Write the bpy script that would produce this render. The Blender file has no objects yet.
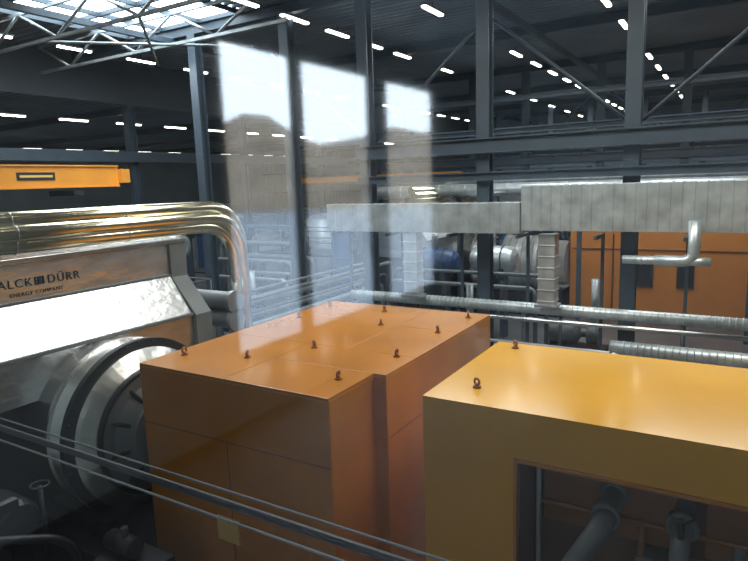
import bpy, bmesh, math, random
from mathutils import Vector, Matrix
random.seed(7)
S=bpy.context.scene
S.view_settings.view_transform='Standard'
# ------------------------------------------------------------------ materials
def mat(name,col,rough=.5,metal=0.0,noise=0.0,nscale=3.0,bump=0.0,bscale=40,coat=0.0,stretch=None,spec=.5):
    m=bpy.data.materials.new(name); m.use_nodes=True
    n=m.node_tree.nodes; l=m.node_tree.links
    b=n["Principled BSDF"]
    b.inputs["Base Color"].default_value=(*col,1)
    b.inputs["Roughness"].default_value=rough
    b.inputs["Metallic"].default_value=metal
    b.inputs["Coat Weight"].default_value=coat
    b.inputs["Coat Roughness"].default_value=.12
    b.inputs["Specular IOR Level"].default_value=spec
    if noise or bump:
        tc=n.new("ShaderNodeTexCoord"); mp=n.new("ShaderNodeMapping")
        l.new(tc.outputs["Object"],mp.inputs[0])
        if stretch: mp.inputs["Scale"].default_value=stretch
    if noise:
        t=n.new("ShaderNodeTexNoise"); t.inputs["Scale"].default_value=nscale; t.inputs["Detail"].default_value=5
        l.new(mp.outputs[0],t.inputs["Vector"])
        r=n.new("ShaderNodeValToRGB")
        r.color_ramp.elements[0].position=.3; r.color_ramp.elements[1].position=.7
        r.color_ramp.elements[0].color=(*[c*(1-noise) for c in col],1)
        r.color_ramp.elements[1].color=(*[min(1,c*(1+noise*.5)) for c in col],1)
        l.new(t.outputs["Fac"],r.inputs[0]); l.new(r.outputs[0],b.inputs["Base Color"])
    if bump:
        t=n.new("ShaderNodeTexNoise"); t.inputs["Scale"].default_value=bscale
        l.new(mp.outputs[0],t.inputs["Vector"])
        bp=n.new("ShaderNodeBump"); bp.inputs["Strength"].default_value=bump; bp.inputs["Distance"].default_value=.02
        l.new(t.outputs["Fac"],bp.inputs["Height"]); l.new(bp.outputs[0],b.inputs["Normal"])
    return m
def emit(name,col,s):
    m=bpy.data.materials.new(name); m.use_nodes=True
    b=m.node_tree.nodes["Principled BSDF"]
    b.inputs["Base Color"].default_value=(*col,1)
    b.inputs["Emission Color"].default_value=(*col,1); b.inputs["Emission Strength"].default_value=s
    return m
ORANGE=mat("ochre_orange_paint",(.50,.185,.013),.27,0,.16,1.2,.06,5,coat=.6)
YELLOW=mat("mustard_paint",(.76,.37,.004),.20,0,.10,.8,.04,5,coat=.6)
ORFAR=mat("orange_paint",(.58,.21,.035),.35,0,.10,.8)
SEAM=mat("dark_seam",(.10,.04,.01),.7)
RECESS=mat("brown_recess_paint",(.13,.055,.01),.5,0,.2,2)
EYE=mat("eye_bolt_steel",(.28,.11,.03),.4,.3)
STEEL=mat("brushed_steel",(.66,.67,.66),.26,1,.2,2,.12,8)
HOODM=mat("crinkled_steel_cladding",(.78,.80,.82),.28,.95,.2,1.5,.8,3,stretch=(1,1.3,3))
CASE=mat("polished_casing_steel",(.78,.78,.75),.26,.9,.3,1.2,.15,5)
CLAD=mat("aluminium_cladding",(.60,.65,.66),.38,.7,.3,2.5,.4,5)
CLADD=mat("dull_cladding",(.34,.37,.38),.42,.6,.3,2,.3,6)
RAIL=mat("dark_rail_paint",(.12,.135,.145),.5,.2,.2,3)
GOLD=mat("pipe_cladding",(.78,.73,.55),.20,1,.12,3,.05,5)
WHITE=mat("pale_turbine_paint",(.55,.56,.54),.35,.3,.2,2)
STRUCT=mat("blue_grey_structural_paint",(.042,.062,.083),.5,0,.2,2)
DARK=mat("dark_iron",(.03,.034,.04),.45,.4,.3,3)
BLACK=mat("black_recess",(.012,.010,.010),.6)
GREY=mat("grey_paint",(.15,.165,.17),.5,.1,.2,3)
BLUE=mat("blue_machine_paint",(.022,.055,.14),.4,0,.15,3)
CRANE=mat("crane_yellow",(.74,.29,.03),.4,0,.1,1)
FLOOR=mat("concrete_floor",(.12,.125,.13),.35,0,.35,.5,.1,10)
CEIL=mat("corrugated_roof_sheet",(.19,.235,.28),.5,.2,.2,.4)
CLER=mat("dark_clerestory_sheet",(.055,.07,.085),.6,.1,.2,.4)
WALLM=mat("corrugated_wall_sheet",(.24,.30,.33),.5,.2,.2,.3)
GALM=mat("gallery_plaster",(.48,.54,.58),.7,0,.1,2)
GALF=mat("gallery_carpet",(.12,.12,.13),.9,0,.2,6)
HILL=mat("hill_soil",(.22,.17,.12),.9,0,.5,.03)
GROUND=mat("tundra_ground",(.20,.23,.27),.9,0,.6,.01)
LABEL=mat("yellow_label",(.70,.45,.13),.5)
LAMP=emit("fluorescent_tube",(1,.93,.82),11)
SKY=emit("translucent_roof_light",(.82,.92,1),11)
# ------------------------------------------------------------------ builder
class B:
    def __init__(s): s.bm=bmesh.new(); s.m=[]
    def mi(s,m):
        if m not in s.m: s.m.append(m)
        return s.m.index(m)
    def box(s,x0,x1,y0,y1,z0,z1,m):
        k=s.mi(m)
        v=[s.bm.verts.new((x,y,z)) for x in(x0,x1) for y in(y0,y1) for z in(z0,z1)]
        for f in((0,1,3,2),(4,6,7,5),(0,4,5,1),(2,3,7,6),(0,2,6,4),(1,5,7,3)):
            s.bm.faces.new([v[i] for i in f]).material_index=k
    def prism(s,pts,axis,a,b,m):
        k=s.mi(m); n=len(pts)
        def mk(p,t):
            c=list(p); c.insert(axis,t); return s.bm.verts.new(c)
        A=[mk(p,a) for p in pts]; C=[mk(p,b) for p in pts]
        s.bm.faces.new(A).material_index=k; s.bm.faces.new(C[::-1]).material_index=k
        for i in range(n):
            s.bm.faces.new([A[i],C[i],C[(i+1)%n],A[(i+1)%n]]).material_index=k
    def poly(s,pts,m):
        f=s.bm.faces.new([s.bm.verts.new(p) for p in pts]); f.material_index=s.mi(m)
    def tube(s,path,r,m,seg=12,closed=False,cap=True):
        k=s.mi(m); P=[Vector(p) for p in path]; n=len(P)
        rs=r if isinstance(r,(list,tuple)) else [r]*n
        rings=[]; nrm=None
        for i in range(n):
            if closed: t=P[(i+1)%n]-P[i-1]
            elif i==0: t=P[1]-P[0]
            elif i==n-1: t=P[-1]-P[-2]
            else: t=(P[i+1]-P[i]).normalized()+(P[i]-P[i-1]).normalized()
            t=t.normalized() if t.length>1e-9 else Vector((0,0,1))
            if nrm is None:
                nrm=t.orthogonal().normalized()
            nrm=(nrm-t*nrm.dot(t)).normalized()
            bt=t.cross(nrm)
            rings.append([s.bm.verts.new(P[i]+(nrm*math.cos(2*math.pi*j/seg)+bt*math.sin(2*math.pi*j/seg))*rs[i]) for j in range(seg)])
        for i in range(n if closed else n-1):
            a=rings[i]; b=rings[(i+1)%n]
            for j in range(seg):
                f=s.bm.faces.new([a[j],a[(j+1)%seg],b[(j+1)%seg],b[j]]); f.material_index=k; f.smooth=True
        if cap and not closed:
            s.bm.faces.new(rings[0][::-1]).material_index=k; s.bm.faces.new(rings[-1]).material_index=k
    def cyl(s,p,q,r,m,seg=24,r2=None): s.tube([p,q],[r,r if r2 is None else r2],m,seg)
    def lathe(s,c,prof,m,seg=48):
        P=[];Rr=[]
        for i,(a,b_) in enumerate(prof):
            P.append((c[0]+a+i*1e-5,c[1],c[2])); Rr.append(b_)
        k=s.mi(m); rings=[]
        for p,rr in zip(P,Rr):
            rings.append([s.bm.verts.new((p[0],p[1]+rr*math.cos(2*math.pi*j/seg),p[2]+rr*math.sin(2*math.pi*j/seg))) for j in range(seg)])
        for i in range(len(rings)-1):
            for j in range(seg):
                f=s.bm.faces.new([rings[i][j],rings[i][(j+1)%seg],rings[i+1][(j+1)%seg],rings[i+1][j]]); f.material_index=k; f.smooth=abs(prof[i][0]-prof[i+1][0])>.3
        s.bm.faces.new(rings[0][::-1]).material_index=k; s.bm.faces.new(rings[-1]).material_index=k
    def ring(s,c,ax,R,r,m,n=28,seg=8):
        ax=Vector(ax).normalized(); u=ax.orthogonal().normalized(); v=ax.cross(u)
        s.tube([Vector(c)+(u*math.cos(2*math.pi*i/n)+v*math.sin(2*math.pi*i/n))*R for i in range(n)],r,m,seg,closed=True)
    def done(s,name,bevel=0,parent=None):
        bmesh.ops.recalc_face_normals(s.bm,faces=s.bm.faces)
        me=bpy.data.meshes.new(name); s.bm.to_mesh(me); s.bm.free()
        for m in s.m: me.materials.append(m)
        o=bpy.data.objects.new(name,me); S.collection.objects.link(o)
        if bevel:
            b=o.modifiers.new("bevel",'BEVEL'); b.width=bevel; b.segments=2; b.limit_method='ANGLE'; b.angle_limit=math.radians(50)
        if parent: o.parent=parent
        return o
def fillet(pts,r,n=7):
    P=[Vector(p) for p in pts]; out=[P[0]]
    for i in range(1,len(P)-1):
        a=(P[i-1]-P[i]); b=(P[i+1]-P[i]); rr=min(r,a.length*.49,b.length*.49)
        A=P[i]+a.normalized()*rr; C=P[i]+b.normalized()*rr
        for k in range(n+1):
            t=k/n; out.append(A*(1-t)**2+P[i]*2*t*(1-t)+C*t*t)
    out.append(P[-1]); return out
def empty(name):
    e=bpy.data.objects.new(name,None); S.collection.objects.link(e); return e
# ------------------------------------------------------------------ camera
psi=math.radians(31.3);th=math.radians(9.26);ro=math.radians(1.98)
r=Vector((math.cos(psi),math.sin(psi),0));fh=Vector((-math.sin(psi),math.cos(psi),0));zz=Vector((0,0,1))
f=fh*math.cos(th)-zz*math.sin(th);u=fh*math.sin(th)+zz*math.cos(th)
R=r*math.cos(ro)-u*math.sin(ro);U=u*math.cos(ro)+r*math.sin(ro)
cd=bpy.data.cameras.new("camera"); cam=bpy.data.objects.new("camera",cd); S.collection.objects.link(cam)
M=Matrix((R,U,-f)).transposed().to_4x4(); M.translation=Vector((0,0,6)); cam.matrix_world=M
cd.sensor_width=36; cd.lens=36*600/748; cd.clip_start=.05; cd.clip_end=2000
S.camera=cam
# ------------------------------------------------------------------ room shell
XW,XE,YS,YN=-56,16,.6,64
b=B(); b.box(XW,XE,YS,YN,-.3,0,FLOOR); b.done("floor")
def corr(name,x0,x1,y0,y1,z,m):
    b=B(); k=b.mi(m); prev=None; y=y0
    prof=[(0,0),(.14,0),(.20,.10),(.34,.10)]
    while y<y1:
        for dy,dz in prof:
            a=b.bm.verts.new((x0,min(y+dy,y1),z+dz)); c=b.bm.verts.new((x1,min(y+dy,y1),z+dz))
            if prev: b.bm.faces.new([prev[0],prev[1],c,a]).material_index=k
            prev=(a,c)
        y+=.40
    return b.done(name)
SX0,SX1,SY0,SY1=-21.5,-15.5,11.5,16.9
corr("ceiling",-26,SX0,YS,YN,12.2,CEIL); corr("ceiling.001",SX1,XE,YS,YN,12.2,CEIL)
corr("ceiling.002",SX0,SX1,YS,SY0,12.2,CEIL); corr("ceiling.003",SX0,SX1,SY1,YN,12.2,CEIL)
corr("ceiling.004",XW,-26,YS,YN,10.2,CEIL)
b=B(); b.box(XW,XE,YS,YN,12.45,12.6,CEIL); b.done("roof_deck")
b=B(); b.box(SX0,SX1,SY0,SY1,12.22,12.3,SKY)
for i in range(4): 
    x=SX0+(SX1-SX0)*i/3; b.box(x-.05,x+.05,SY0,SY1,12.05,12.2,STRUCT)
for i in range(3):
    y=SY0+(SY1-SY0)*i/2; b.box(SX0,SX1,y-.05,y+.05,12.05,12.2,STRUCT)
b.done("skylight")
def wall(name,boxes,m=WALLM):
    b=B()
    for q in boxes: b.box(*q,m)
    return b.done(name)
wall("wall_north",[(XW,XE,YN,YN+.3,0,12.5)])
wall("wall_west",[(XW-.3,XW,YS,YN,0,12.5)])
wall("wall_east",[(XE,XE+.3,YS,YN,0,12.5)])
wall("wall_south",[(XW,-3,YS-.2,YS,0,12.5),(3,XE,YS-.2,YS,0,12.5),(-3,3,YS-.2,YS,0,4.6),(-3,3,YS-.2,YS,7.3,12.5)])
wall("wall_clerestory",[(-26.1,-26,YS,YN,10.2,12.5)],CLER)
b=B()
for i in range(int((XE-XW)/.5)):
    x=XW+i*.5; b.box(x,x+.25,YN-.06,YN,0.02,12.1,WALLM)
for z in (2.5,5,7.5,10): b.box(XW,XE,YN-.14,YN-.06,z,z+.15,STRUCT)
b.done("trim_1")
# gallery
wall("gallery_floor",[(-3.2,3.2,-6.2,YS-.2,4.1,4.3)],GALF)
wall("gallery_ceiling",[(-3.2,3.2,-6.2,YS-.2,7.3,7.5)],GALM)
wins=[(-2.62,-1.84),(-3.76,-2.72),(-5.14,-4.06)]
z0,z1=4.80,6.99
bx=[(-3.03,-3,-6,YS-.2,4.3,z0),(-3.03,-3,-6,YS-.2,z1,7.3)]
ys=[-6]+[v for w in sorted(wins) for v in w]+[YS-.2]
for i in range(0,len(ys),2): bx.append((-3.03,-3,ys[i],ys[i+1],z0,z1))
wall("wall_gallery_west",bx,GALM)
wall("wall_gallery_east",[(3,3.2,-6,YS-.2,4.3,7.3)],GALM)
wall("wall_gallery_south",[(-3.2,3.2,-6.2,-6,4.3,7.3)],GALM)
for i,(a,c) in enumerate(wins):
    b=B(); t=.02
    b.box(-3.03,-3.0,a,a+t,z0,z1,DARK); b.box(-3.03,-3.0,c-t,c,z0,z1,DARK)
    b.box(-3.03,-3.0,a+t,c-t,z0,z0+t,DARK); b.box(-3.03,-3.0,a+t,c-t,z1-t,z1,DARK)
    b.done("window_%d"%(i+2))
# observation window glass (Schlick reflectance, very slight surface haze)
G=bpy.data.materials.new("window_glass"); G.use_nodes=True
n=G.node_tree.nodes; l=G.node_tree.links; n.clear()
out=n.new("ShaderNodeOutputMaterial"); mx=n.new("ShaderNodeMixShader"); tr=n.new("ShaderNodeBsdfTransparent"); gl=n.new("ShaderNodeBsdfGlossy")
gl.inputs["Roughness"].default_value=0.045; tr.inputs[0].default_value=(.95,.99,.98,1)
geo=n.new("ShaderNodeNewGeometry"); dp=n.new("ShaderNodeVectorMath"); dp.operation='DOT_PRODUCT'
l.new(geo.outputs["Incoming"],dp.inputs[0]); l.new(geo.outputs["Normal"],dp.inputs[1])
ab=n.new("ShaderNodeMath"); ab.operation='ABSOLUTE'; l.new(dp.outputs["Value"],ab.inputs[0])
su=n.new("ShaderNodeMath"); su.operation='SUBTRACT'; su.inputs[0].default_value=1; l.new(ab.outputs[0],su.inputs[1])
pw=n.new("ShaderNodeMath"); pw.operation='POWER'; pw.inputs[1].default_value=5; l.new(su.outputs[0],pw.inputs[0])
ma=n.new("ShaderNodeMath"); ma.operation='MULTIPLY_ADD'; ma.inputs[1].default_value=.90; ma.inputs[2].default_value=.10; l.new(pw.outputs[0],ma.inputs[0])
l.new(ma.outputs[0],mx.inputs[0]); l.new(tr.outputs[0],mx.inputs[1]); l.new(gl.outputs[0],mx.inputs[2]); l.new(mx.outputs[0],out.inputs[0])
w1=empty("window_1")
b=B(); b.poly([(-2.95,.6,4.65),(2.95,.6,4.65),(2.95,.6,7.25),(-2.95,.6,7.25)],G); b.done("pane",parent=w1)
b=B()
b.box(-3,3,.42,.62,4.6,4.66,DARK); b.box(-3,3,.42,.62,7.24,7.3,DARK); b.box(-3,-2.94,.42,.62,4.6,7.3,DARK); b.box(2.94,3,.42,.62,4.6,7.3,DARK)
b.done("frame",parent=w1)
# outdoors
b=B(); b.poly([(-900,-900,-1),(900,-900,-1),(900,900,-1),(-900,900,-1)],GROUND); b.done("ground")
bm=B(); k=bm.mi(HILL)
N=60; rows=[]
for j in range(7):
    row=[]
    for i in range(N):
        a=math.radians(150+ i*140/N)
        d=170+j*45
        hgt=[0,9,18,26,34,40,38][j]*(1+.25*math.sin(i*.5+j)+.18*math.sin(i*1.3+2))
        row.append(bm.bm.verts.new((d*math.cos(a),d*math.sin(a),-1+hgt)))
    rows.append(row)
for j in range(6):
    for i in range(N-1):
        fa=bm.bm.faces.new([rows[j][i],rows[j][i+1],rows[j+1][i+1],rows[j+1][i]]); fa.material_index=k; fa.smooth=True
bm.done("mountain_ridge")
W=bpy.data.worlds.new("world"); S.world=W; W.use_nodes=True
bg=W.node_tree.nodes["Background"]; bg.inputs[0].default_value=(.76,.89,1,1); bg.inputs[1].default_value=15
# ------------------------------------------------------------------ structure
CX=[-2.4,-6.4,-10.4,-13.5,-17.9,1.6,5.6,9.6]
def hcol(b,x,y,z1,w=.38):
    h=w/2
    b.box(x-h,x+h,y-h,y-h+.035,0,z1,STRUCT); b.box(x-h,x+h,y+h-.035,y+h,0,z1,STRUCT); b.box(x-.02,x+.02,y-h+.035,y+h-.035,0,z1,STRUCT)
def xbeam(b,x0,x1,y,z0,z1,w=.3):
    b.box(x0,x1,y-w/2,y+w/2,z0,z0+.04,STRUCT); b.box(x0,x1,y-w/2,y+w/2,z1-.04,z1,STRUCT); b.box(x0,x1,y-.02,y+.02,z0+.04,z1-.04,STRUCT)
XB0,XB1=-25.5,15.8
for row,y in enumerate((17,34,51)):
    for x in CX:
        b=B(); hcol(b,x,y,11.7); b.box(x-.3,x+.3,y-.3,y+.3,0,.06,DARK); b.done("steel_column")
    x0=-10.6 if row==0 else XB0
    b=B(); xbeam(b,x0,XB1,y-.36,6.72,7.15,.3); b.done("crane_runway_girder")
    b=B(); xbeam(b,x0,XB1,y-.34,5.95,6.2,.24); b.done("horizontal_tie_beam")
    b=B()
    for i in range(-3,3):
        xa=-2.4+4*i
        if i%2==0: b.cyl((xa,y+.25,7.2),(xa+4,y+.25,10.6),.05,STRUCT,8)
        else: b.cyl((xa+4,y+.25,7.2),(xa,y+.25,10.6),.05,STRUCT,8)
    b.done("diagonal_bracing")
for y in (17,25.5,34,42.5,51,59.5):
    b=B(); xbeam(b,XB0,XB1,y,11.72,12.1,.25)
    b.done("roof_rafter")
for y,za in ((22,7.6),(28,9.5),(39,7.4),(45,9.5)):
    b=B(); xbeam(b,-16 if y==22 else XB0,XB1,y,za,za+.22,.25); b.done("horizontal_tie_beam")
for x in (-19,-7.2,1.6):
    b=B(); b.box(x-.09,x+.09,YS+.1,YN-.2,11.5,11.7,STRUCT); b.done("roof_purlin")
for y in (12,20,28,36,44,52):
    b=B(); hcol(b,-26,y,10.1,.4); b.done("steel_column")
    b=B(); xbeam(b,XW+.1,-26.3,y,9.75,10.1,.25); b.done("side_bay_rafter")
b=B(); b.box(-25.75,-25.5,YS+.1,YN-.2,7.4,7.9,STRUCT); b.done("crane_runway_girder")
b=B()
for y in (12.2,15.2):
    b.box(-25,-12,y-.05,y+.05,10.9,11.0,CLADD); b.box(-25,-12,y-.05,y+.05,11.9,12.0,CLADD)
    for i in range(6): b.cyl((-25+2*i,y,10.95 if i%2 else 11.95),(-23+2*i,y,11.95 if i%2 else 10.95),.05,CLADD,8)
b.cyl((-20,12.2,10.95),(-15,17,10.9),.05,CLADD,8); b.cyl((-15,12.2,10.95),(-20,17,10.9),.05,CLADD,8)
b.done("roof_truss")
# lamps
def lamps(x,z,ys_,name="fluorescent_light_row",L=.7):
    b=B()
    for y in ys_:
        b.box(x-.12,x+.12,y-L-.05,y+L+.05,z+.06,z+.12,GREY); b.box(x-.075,x+.075,y-L,y+L,z,z+.06,LAMP)
        b.cyl((x,y,z+.11),(x,y,z+.3),.02,DARK,6)
    b.done(name)
def rg(a,b_,s):
    o=[]
    while a<b_: o.append(a); a+=s
    return o
lamps(-4.1,11.6,rg(3.0,62,3.8)); lamps(-9.15,11.6,rg(3.7,21,3.15)+rg(28.4,62,3.2)); lamps(-13.4,11.6,rg(4.4,27,2.6)+rg(30,62,5.2))
lamps(-22.9,11.6,rg(9.1,62,3.15)); lamps(-27.4,9.4,rg(18-6.1,60,3.05)); lamps(-46.4,9.4,rg(20,60,3.4)); lamps(5,11.6,rg(3,62,3.8))
# ------------------------------------------------------------------ orange enclosures
def eyebolt(x,y,z,par,m=EYE,rot=0):
    b=B(); b.cyl((x,y,z),(x,y,z+.025),.05,m,16); b.cyl((x,y,z+.02),(x,y,z+.05),.026,m,12)
    b.ring((x,y,z+.075),(math.cos(rot),math.sin(rot),0),.038,.016,m,18,8); b.done("lifting_eye",parent=par)
TOP=3.5
e=empty("generator_enclosure")
b=B()
b.prism([(-7.4,5.45),(-4.0,5.45),(-4.0,6.5),(-3.82,6.5),(-3.82,10.4),(-7.4,10.4)],2,0,TOP-.02,ORANGE)
b.done("body",.02,e)
g=.005
b=B()
for (x0,x1,y0,y1) in [(-7.4,-5.72,5.45,7.38),(-5.72,-4.0,5.45,6.5),(-5.72,-3.82,6.5,7.38),(-7.4,-5.0,7.38,10.4),(-5.0,-3.82,7.38,8.95),(-5.0,-3.82,8.95,10.4)]:
    b.box(x0+g,x1-g,y0+g,y1-g,TOP-.03,TOP+.012,ORANGE)
b.done("roof_panels",.004,e)
b=B()
b.box(-7.38,-4.02,5.445,5.452,2.62,2.628,SEAM); b.box(-5.72,-5.714,5.445,5.452,.2,2.62,SEAM)
b.box(-3.822,-3.815,6.52,10.38,2.62,2.628,SEAM)
b.done("panel_joints",0,e)
b=B(); b.box(-6.0,-5.6,5.425,5.45,1.15,1.5,LABEL); b.done("warning_label",0,e)
for (x,y,rt) in [(-7.1,6.05,0),(-6.1,6.35,.5),(-4.3,6.1,.2),(-5.5,7.2,1),(-7.05,8.8,.3),(-7.1,9.9,1.2),(-5.3,8.9,.6),(-4.1,7.3,.1),(-4.15,8.8,.8),(-4.1,10.0,.4),(-5.8,9.9,1)]:
    eyebolt(x,y,TOP+.01,e,EYE,rt)
e=empty("machine_enclosure")
X0,X1=-3.07,3.4
b=B()
b.box(X0,-1.92,6.06,8.72,0,TOP,YELLOW); b.box(-1.92,X1,6.06,8.72,2.92,TOP,YELLOW); b.box(-1.92,X1,6.9,8.72,0,2.92,YELLOW); b.box(2.6,X1,6.06,6.9,0,2.92,YELLOW)
bmesh.ops.remove_doubles(b.bm,verts=b.bm.verts,dist=.0001)
b.done("body",0,e)
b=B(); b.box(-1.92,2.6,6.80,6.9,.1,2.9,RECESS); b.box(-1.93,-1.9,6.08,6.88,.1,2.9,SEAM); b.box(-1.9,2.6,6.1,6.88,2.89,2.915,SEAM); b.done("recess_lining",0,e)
b=B()
b.box(-1.96,-1.92,6.03,6.06,0.1,2.96,ORANGE); b.box(-1.96,2.6,6.03,6.06,2.92,2.96,ORANGE)
b.done("recess_frame",.004,e)
eyebolt(-2.6,6.6,TOP,e,EYE,1.2); eyebolt(-2.72,8.45,TOP,e,EYE,.8); eyebolt(1.6,6.6,TOP,e); eyebolt(1.6,8.45,TOP,e)
b=B()
b.tube(fillet([(-1.0,6.8,2.5),(-1.0,5.9,2.5),(-1.35,5.75,1.9),(-1.35,5.75,0)],.3),.11,GREY,16)
b.ring((-1.0,6.1,2.5),(0,1,0),.12,.03,GREY); b.ring((-1.0,6.6,2.5),(0,1,0),.12,.03,GREY)
b.tube(fillet([(-.3,6.8,2.5),(-.3,5.95,2.5),(-.3,5.95,1.2),(-.3,5.95,0)],.25),.09,GREY,14)
b.ring((-.3,6.25,2.5),(0,1,0),.12,.035,GREY); b.ring((-.3,5.95,1.9),(0,0,1),.12,.03,GREY)
b.cyl((-.3,6.0,2.5),(-.3,6.0,2.72),.03,DARK); b.ring((-.3,6.0,2.75),(0,0,1),.1,.015,DARK)
b.cyl((-1.8,6.5,2.72),(2.5,6.5,2.72),.035,EYE); b.cyl((-1.8,6.5,2.3),(2.5,6.5,2.3),.03,EYE)
b.cyl((-1.75,6.3,0),(-1.75,6.3,2.8),.03,CLADD); b.cyl((-.7,6.55,0),(-.7,6.55,2.3),.04,EYE); b.cyl((.2,6.5,0),(.2,6.5,2.3),.05,GREY)
b.box(-.75,-.1,6.5,6.75,1.2,1.9,GREY)
for i in range(5): b.box(-1.8+i*.85,-1.1+i*.85,6.72,6.79,1.95,2.75,EYE)
b.done("cooling_pipes",.004,e)
# ------------------------------------------------------------------ condenser hood + turbine
def condenser(dx,dy,text=True):
    e=empty("condenser")
    b=B()
    b.prism([(-11.5,4.98),(-9.5,4.95),(-9.5,4.35),(-8.95,3.62),(-8.95,2.9),(-11.5,2.9)],1,1.2,7.9,HOODM)
    b.box(-11.4,-9.4,1.3,7.8,0,2.9,DARK)
    b.prism([(-11.5,5.0),(-9.44,5.0),(-9.44,4.3),(-8.85,3.6),(-8.85,2.4),(-11.5,2.4)],1,7.9,8.3,GREY)
    b.box(-11.6,-9.42,1.2,8.3,4.96,5.04,STEEL)
    b.box(-9.5,-9.46,1.2,7.9,4.33,4.37,GREY); b.box(-8.97,-8.9,1.2,7.9,3.58,3.64,GREY)
    b.done("casing",.01,e)
    if text:
        for s,yy,zz_,sz in (("BALCKE",4.56,4.58,.19),("D\u00dcRR",5.46,4.58,.19),("ENERGY COMPANY",4.85,4.44,.085)):
            c=bpy.data.curves.new("t",'FONT'); c.body=s; c.size=sz; c.extrude=.004; c.space_character=1.2
            o=bpy.data.objects.new("nameplate_text",c); S.collection.objects.link(o)
            o.rotation_euler=(math.pi/2,0,math.pi/2); o.location=(-9.49,yy,zz_); c.materials.append(DARK); o.parent=e
        b=B(); b.box(-9.5,-9.485,5.30,5.37,4.58,4.71,DARK); b.box(-9.5,-9.485,5.385,5.41,4.58,4.71,DARK); b.done("nameplate_logo",0,e)
    e.location=(dx,dy,0)
    t=empty("steam_turbine")
    c=(-7.95,5.95,2.25)
    b=B()
    b.lathe(c,[(-1.5,1.2),(-1.3,1.34),(-.62,1.34),(-.60,1.38),(-.55,1.38),(-.53,1.34),(-.16,1.34)],CASE,72)
    b.done("casing",0,t)
    b=B()
    b.lathe(c,[(-.16,1.42),(-.06,1.42),(-.06,1.2)],DARK,72)
    for i in range(36):
        a=i*2*math.pi/36; y=c[1]+1.38*math.cos(a); z=c[2]+1.38*math.sin(a); b.cyl((c[0]-.07,y,z),(c[0]-.03,y,z),.022,DARK,8)
    b.done("flange",0,t)
    b=B()
    b.lathe(c,[(-.06,1.28),(-.02,1.28),(.02,1.22),(.14,1.0),(.18,1.0)],CASE,56)
    b.lathe(c,[(.18,1.0),(.19,.78),(.38,.55),(.4,.62),(.46,.62),(.46,.3)],GREY,56)
    for i in range(10):
        a=i*math.pi/5+.2; b.cyl((c[0]-.02,c[1]+1.15*math.cos(a),c[2]+1.15*math.sin(a)),(c[0]+.3,c[1]+.62*math.cos(a),c[2]+.62*math.sin(a)),.035,DARK,8)
    b.ring((c[0]+.16,c[1],c[2]),(1,0,0),1.0,.05,DARK,40)
    b.done("bearing_cone",0,t)
    b=B(); b.box(c[0]-1.2,c[0]+.3,c[1]-1.1,c[1]+1.1,0,1.2,DARK)
    b.box(c[0]-1.3,c[0]+.5,c[1]-1.4,c[1]-1.1,0,.9,DARK)
    b.done("pedestal",.02,t)
    t.location=(dx,dy,0)
    p=empty("steam_pipe_bundle")
    for i,(zz_,yy,xx) in enumerate([(5.60,10.0,-9.55),(5.40,9.86,-9.42),(5.22,9.72,-9.5)]):
        b=B(); b.tube(fillet([(xx,1.0,zz_+.03),(xx,yy,zz_),(xx,yy,0)],1.0,10),.135,GOLD,18)
        for y in (3,5,7): b.ring((xx,y,zz_+.01),(0,1,0),.14,.008,STEEL)
        b.done("pipe",0,p)
    p.location=(dx,dy,0)
condenser(0,0)
b=B()
for i,z in enumerate((.5,.9,1.3)):
    b.tube(fillet([(-9.3+.3*i,3.0,z+.3),(-8.3+.1*i,3.4,z+.3),(-7.7,4.1+.1*i,z),(-7.7,4.3+.1*i,0)],.35),.09-.015*i,DARK,12)
b.cyl((-8.4,3.6,0),(-8.4,3.6,1.7),.22,DARK); b.lathe((-8.9,3.9,1.6),[(0,.25),(.1,.3),(.7,.3),(.8,.25)],DARK,24)
b.cyl((-8.1,4.2,1.0),(-8.1,4.2,2.0),.03,DARK); b.ring((-8.1,4.2,2.02),(0,0,1),.12,.015,DARK)
b.box(-9.2,-7.6,2.9,4.4,0,.35,DARK); b.box(-7.2,-6.3,4.3,4.9,0,1.1,DARK); b.cyl((-6.9,4.6,1.1),(-6.9,4.6,1.5),.05,DARK); b.lathe((-7.2,4.6,1.25),[(0,.14),(.5,.14)],DARK,20)
b.done("lube_oil_skid")
b=B()
for z in (2.5,2.9): b.lathe((-11.0,9.2,z+.7),[(0,.2),(1.8,.2),(1.85,.24),(1.95,.24)],CLADD,24)
b.cyl((-10.6,9.2,0),(-10.6,9.2,3.3),.1,STRUCT); b.box(-11,-9.7,9.0,9.4,2.5,2.6,STRUCT); b.cyl((-9.9,9.2,0),(-9.9,9.2,2.6),.07,STRUCT)
b.done("cooler_cylinders")
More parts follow.
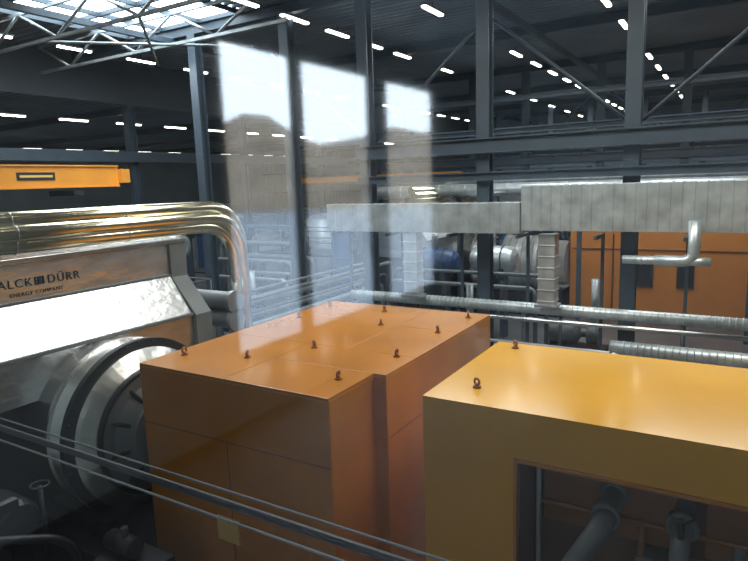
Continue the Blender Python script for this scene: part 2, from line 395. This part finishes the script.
# ------------------------------------------------------------------ further units
for kk,(dx,dy) in enumerate(((-1.6,20.4),(-3.2,40.8))):
    condenser(dx,dy,False)
    b=B()
    b.lathe((-8.9,26.3+(kk*20.4),2.3),[(0,1.25),(.12,1.25),(.12,1.15),(1.5,1.15),(1.55,1.25),(1.7,1.25),(1.7,1.0),(2.8,.95)],WHITE,48)
    b.ring((-8.85,26.3+kk*20.4,2.3),(1,0,0),1.25,.07,BLUE,40); b.box(-8.8,-6.2,25.6+kk*20.4,27+kk*20.4,0,1.2,DARK)
    for i in range(4): b.ring((-8.5+i*.3,26.3+kk*20.4,2.3),(1,0,0),1.16,.02,CLADD,40)
    b.done("turbine_casing")
    e=empty("machine_enclosure")
    b=B(); yo=kk*20.4
    b.box(-6.0,6,26,30,0,4.1,ORFAR)
    b.done("body",.03,e)
    b=B()
    b.box(-3.35,-2.75,25.9,26.0,1.5,2.6,BLACK); b.box(-1.9,-1.3,25.9,26,1.5,2.6,BLACK); b.box(-4.3,-4.25,25.95,26,.2,3.6,SEAM); b.box(.5,.55,25.95,26,.2,3.6,SEAM); b.box(-5.9,5,25.95,26,2.95,3.0,SEAM)
    b.done("door_panels",0,e); e.location=(0,yo,0)
# ------------------------------------------------------------------ duct on cable bridge
def cladduct(name,x0,x1,y0,y1,z0,z1,step=.42,m=CLAD):
    b=B(); b.box(x0,x1,y0,y1,z0,z1,m); x=x0
    while x<=x1:
        b.box(x-.012,x+.012,y0-.014,y1+.014,z0-.014,z1+.014,m); x+=step
    return b.done(name,.006)
cladduct("ventilation_duct",-11.2,-4.95,15.7,16.3,4.52,5.35,.3)
cladduct("ventilation_duct",-4.85,4.5,15.55,16.35,4.62,5.78,.25)
for x in (-8.3,-4.25):
    b=B(); b.box(x-.22,x+.22,15.75,16.2,2.62,4.5,CLAD)
    for z in (2.7,3.0,3.3,3.6,3.9,4.2): b.box(x-.24,x+.24,15.73,16.22,z,z+.03,CLAD)
    b.box(x-.3,x+.3,15.7,16.22,2.55,2.62,CLADD); b.done("duct_drop_leg",.006)
b=B()
for x in range(-11,5,2): 
    b.box(x-.04,x+.04,16.6,16.68,0,4.5,STRUCT); b.box(x-.04,x+.04,15.6,16.68,4.40,4.48,STRUCT)
b.done("duct_support_frame")
def spiral(b,path,r,m,st=.14):
    P=fillet(path,.3); b.tube(P,r,m,18)
    for i in range(len(path)-1):
        a=Vector(path[i]); c=Vector(path[i+1]); L=(c-a).length; n_=int(L/st); d=(c-a).normalized()
        for k_ in range(2,n_-1): b.ring(a+d*(k_*st),d,r+.004,.012,m,20,6)
b=B(); spiral(b,[(-2.3,15.3,3.98),(-.95,15.3,3.98)],.10,CLAD); b.tube(fillet([(-1.6,15.3,3.98),(-.8,15.3,3.98),(-.8,15.3,4.9)],.25),.13,CLAD,18)
b.cyl((-1,15.3,3.98),(-.45,15.3,3.98),.10,CLAD); b.done("spiral_duct")
b=B(); spiral(b,[(-10.8,16.35,2.38),(4,16.35,2.38)],.15,CLAD)
b.cyl((-10.8,15.9,2.15),(4,15.9,2.15),.06,STEEL)
for x in range(-10,4,3): b.cyl((x,16.35,0),(x,16.35,2.3),.05,STRUCT,8)
b.done("insulated_pipe")
b=B()
for z,rr in ((1.65,.045),(1.42,.035),(1.2,.05),(.95,.04)): b.cyl((-7,15.2,z),(4,15.2,z),rr,CLADD,10)
for x in range(-7,5,2): b.cyl((x,15.25,0),(x,15.25,1.7),.035,STRUCT,8)
b.done("pipe_rack_railing")
b=B(); spiral(b,[(-2.3,14.0,2.15),(4,14,2.15)],.15,CLAD); b.cyl((-2.2,14,0),(-2.2,14,2.1),.12,CLAD); b.cyl((-5,13.2,1.2),(4,13.2,1.2),.09,CLADD); b.cyl((-5,13.2,0),(-5,13.2,1.2),.09,CLADD); b.done("insulated_pipe")
# far overhead header pipes on stands
b=B()
for y,z,rr in ((23.6,5.55,.26),(24.3,5.95,.18)):
    spiral(b,[(-14.5,y,z),(6,y,z)],rr,CLAD,.6)
for x in (-14,-10.2,-5.2,.5,5.5):
    b.box(x-.08,x+.08,23.9,24.06,0,5.75,STRUCT); b.box(x-.06,x+.06,23.2,24.7,5.2,5.28,STRUCT)
b.done("steam_header_pipes")
def platform(x0,x1,y0,y1,z):
    b=B(); b.box(x0,x1,y0,y1,z-.12,z,DARK)
    for zz_ in (.5,1.0):
        for (p,q) in (((x0,y0),(x1,y0)),((x1,y0),(x1,y1)),((x0,y0),(x0,y1)),((x0,y1),(x1,y1))): b.cyl((*p,z+zz_),(*q,z+zz_),.025,RAIL,8)
    n_=int((x1-x0)/1.3)
    for i in range(n_+1):
        x=x0+(x1-x0)*i/n_
        for y in (y0,y1): b.cyl((x,y,z),(x,y,z+1),.025,RAIL,8)
    for x in (x0+.1,x1-.1):
        for y in (y0+.1,y1-.1): b.box(x-.08,x+.08,y-.08,y+.08,0,z-.12,STRUCT)
    b.done("service_platform")
platform(-19,-14.8,21,23,3.0); platform(-24,-14,30,31.5,3.6); platform(-20,-14,11.8,13.2,2.2)
def pump(x,y,m):
    b=B(); b.box(x-1,x+1,y-.4,y+.4,0,.3,DARK); b.lathe((x-.9,y,.75),[(0,.3),(.1,.4),(.9,.4),(1,.3),(1.1,.15),(1.3,.15),(1.3,.35),(1.7,.35)],m,24)
    b.cyl((x+.6,y,.8),(x+.6,y,2.6),.12,CLADD); b.done("pump",0)
for x,y,m in ((-8.0,18.2,GREY),(-17.5,18.2,BLUE),(-17,9.6,GREY),(-4.5,20.5,GREY)): pump(x,y,m)
def vessel(x0,x1,y,z,rad,m,m2=STRUCT):
    b=B(); b.lathe((x0,y,z),[(0,rad*.5),(.12,rad*.85),(.3,rad),(x1-x0-.3,rad),(x1-x0-.12,rad*.85),(x1-x0,rad*.5)],m,32)
    for x in (x0+.5,x1-.5):
        b.box(x-.1,x+.1,y-rad*.8,y+rad*.8,z-rad-.15,z-rad*.6,m2); b.box(x-.08,x+.08,y-.5*rad,y+.5*rad,0,z-rad-.15,m2); b.ring((x,y,z),(1,0,0),rad+.01,.03,m2)
    b.tube(fillet([(x0+.9,y,z+rad*.9),(x0+.9,y,z+rad+.5),(x1-.9,y,z+rad+.5),(x1-.9,y,z+rad*.9)],.2),.08,CLADD,10)
    b.done("horizontal_vessel")
vessel(-10.9,-9.0,21.0,2.9,.5,BLUE); vessel(-8.7,-6.9,21.6,3.0,.5,CLAD); vessel(-23,-20,17.5,3.6,.6,CLADD); vessel(-24,-21,20.8,4.2,.5,GREY)
def tank(x,y,rad,h,m):
    b=B(); b.tube([(x,y,.3),(x,y,.5),(x,y,h-.3),(x,y,h-.1),(x,y,h)],[rad*.7,rad,rad,rad*.75,rad*.3],m,32)
    for z in (h*.3,h*.7): b.ring((x,y,z),(0,0,1),rad+.01,.025,m)
    for i in range(4):
        a=i*math.pi/2+.4; b.cyl((x+rad*.7*math.cos(a),y+rad*.7*math.sin(a),0),(x+rad*.7*math.cos(a),y+rad*.7*math.sin(a),.6),.06,DARK,8)
    b.done("vertical_tank")
tank(-13.9,20.4,.4,4.3,BLUE); tank(-18.5,26,1.2,4.5,CLADD); tank(-15.2,25.8,.8,4.8,GREY); tank(-21.5,24.5,.8,3.6,GREY)
b=B()
for i in range(6):
    y=18.7+i*.35; z=2.2+(i%4)*.7
    b.tube(fillet([(-19.9+.1*i,y,0),(-19.9+.1*i,y,z),(-19.0,y,z),(-15.5,y,z),(-15.5,y,0)],.3),.07+.02*(i%3),(CLADD,GREY,RAIL,BLUE)[i%4],12)
b.done("process_piping")
b=B()
for i in range(8):
    x=-12.9+i*.22; zt=1.6+.45*(i%4)
    b.tube(fillet([(x,11.5+.2*(i%3),0),(x,11.5+.2*(i%3),zt),(x,20,zt),(x,20,0)],.25),.05+.02*(i%3),(GREY,CLADD,RAIL,GREY)[i%4],12)
b.done("process_piping")
b=B()
for i,z in enumerate((1.9,2.4,2.8)):
    b.tube(fillet([(-10.9,18.9+.25*i,0),(-10.9,18.9+.25*i,z),(-5.8+.3*i,18.9+.25*i,z),(-5.8+.3*i,18.9+.25*i,0)],.3),.09-.012*i,(CLADD,GREY,RAIL)[i],12)
b.done("process_piping")
for x,y,w,h in ((-31.5,20,5,3),(-34,30,6,4),(-40,24,5,3.5),(-33,40,6,4),(-22,40,5,3.5),(-45,38,7,4.5)):
    b=B(); b.box(x,x+w,y,y+3,0.1,h,GREY); b.box(x-.1,x+w+.1,y-.1,y+3.1,h,h+.08,CLADD)
    for i in range(int(w)): b.box(x+i+.15,x+i+.85,y-.04,y,.4,h-.4,(CLADD,BLUE,GREY)[i%3])
    b.box(x-.05,x+w+.05,y-.05,y+3.05,0,.1,DARK); b.done("switchgear_cabinet")
# ------------------------------------------------------------------ overhead crane
e=empty("overhead_crane")
b=B()
b.box(-22.3,-21.8,3,16.0,6.25,7.0,CRANE); b.box(-22.36,-21.74,3,16.0,7.0,7.05,CRANE); b.box(-22.36,-21.74,3,16.0,6.2,6.25,CRANE)
b.box(-22.5,-21.6,16.0,16.4,6.35,6.9,CRANE)
b.done("bridge_girder",0,e)
b=B(); b.box(-21.8,-21.78,11.9,13.3,6.5,6.78,BLACK); b.box(-21.78,-21.775,12.0,13.2,6.6,6.68,LABEL); b.done("sign",0,e)
b=B(); b.box(-22.8,-21.2,13.6,14.0,5.9,6.1,DARK); b.done("hoist",0,e)
b=B(); b.box(-24,-12.8,30.2,30.6,6.1,6.4,CRANE); b.box(-24,-12.8,30.15,30.65,6.4,6.44,CRANE); b.done("overhead_crane")
# ------------------------------------------------------------------ window railing
b=B()
b.cyl((-2.95,1.27,5.0),(2.95,1.27,5.0),.013,DARK,16); b.cyl((-2.95,1.33,5.0),(2.95,1.33,5.0),.004,GREY,12); b.cyl((-2.95,1.21,4.99),(2.95,1.21,4.99),.004,GREY,12)
for x in (-2.93,.35,2.93):
    b.box(x-.02,x+.02,YS,1.4,4.5,4.55,DARK); b.box(x-.015,x+.015,1.25,1.29,4.5,5.0,DARK); b.box(x-.01,x+.01,1.2,1.36,4.96,4.98,DARK)
b.done("handrail")
# ------------------------------------------------------------------ lights
def area(x,y,z,sx,sy,p,col=(.93,.96,1),name="added_hall_fill"):
    L=bpy.data.lights.new(name,'AREA'); L.shape='RECTANGLE'; L.size=sx; L.size_y=sy; L.energy=p; L.color=col
    o=bpy.data.objects.new(name,L); S.collection.objects.link(o); o.location=(x,y,z)
area(-5,10.5,11.4,5,4,540,(1,.97,.90)); area(1.5,10.5,11.4,4,4,560,(1,.96,.88)); area(-11,8,11.4,4,4,660)  # area lights without fixtures, added under the roof to brighten hall and machines
area(-8,21,11.0,6,4,680); area(0,21,11.0,6,4,640); area(-19.7,14.5,10.7,4,4,380); area(-12,45,11.4,10,6,1100); area(-35,25,9.2,8,8,480); area(0,45,11.4,6,6,650)
area(2.0,-3.0,7.2,.8,1.6,45,(1,.97,.92),"added_gallery_fill")  # added fill, brightens the gallery so its reflection hazes the pane
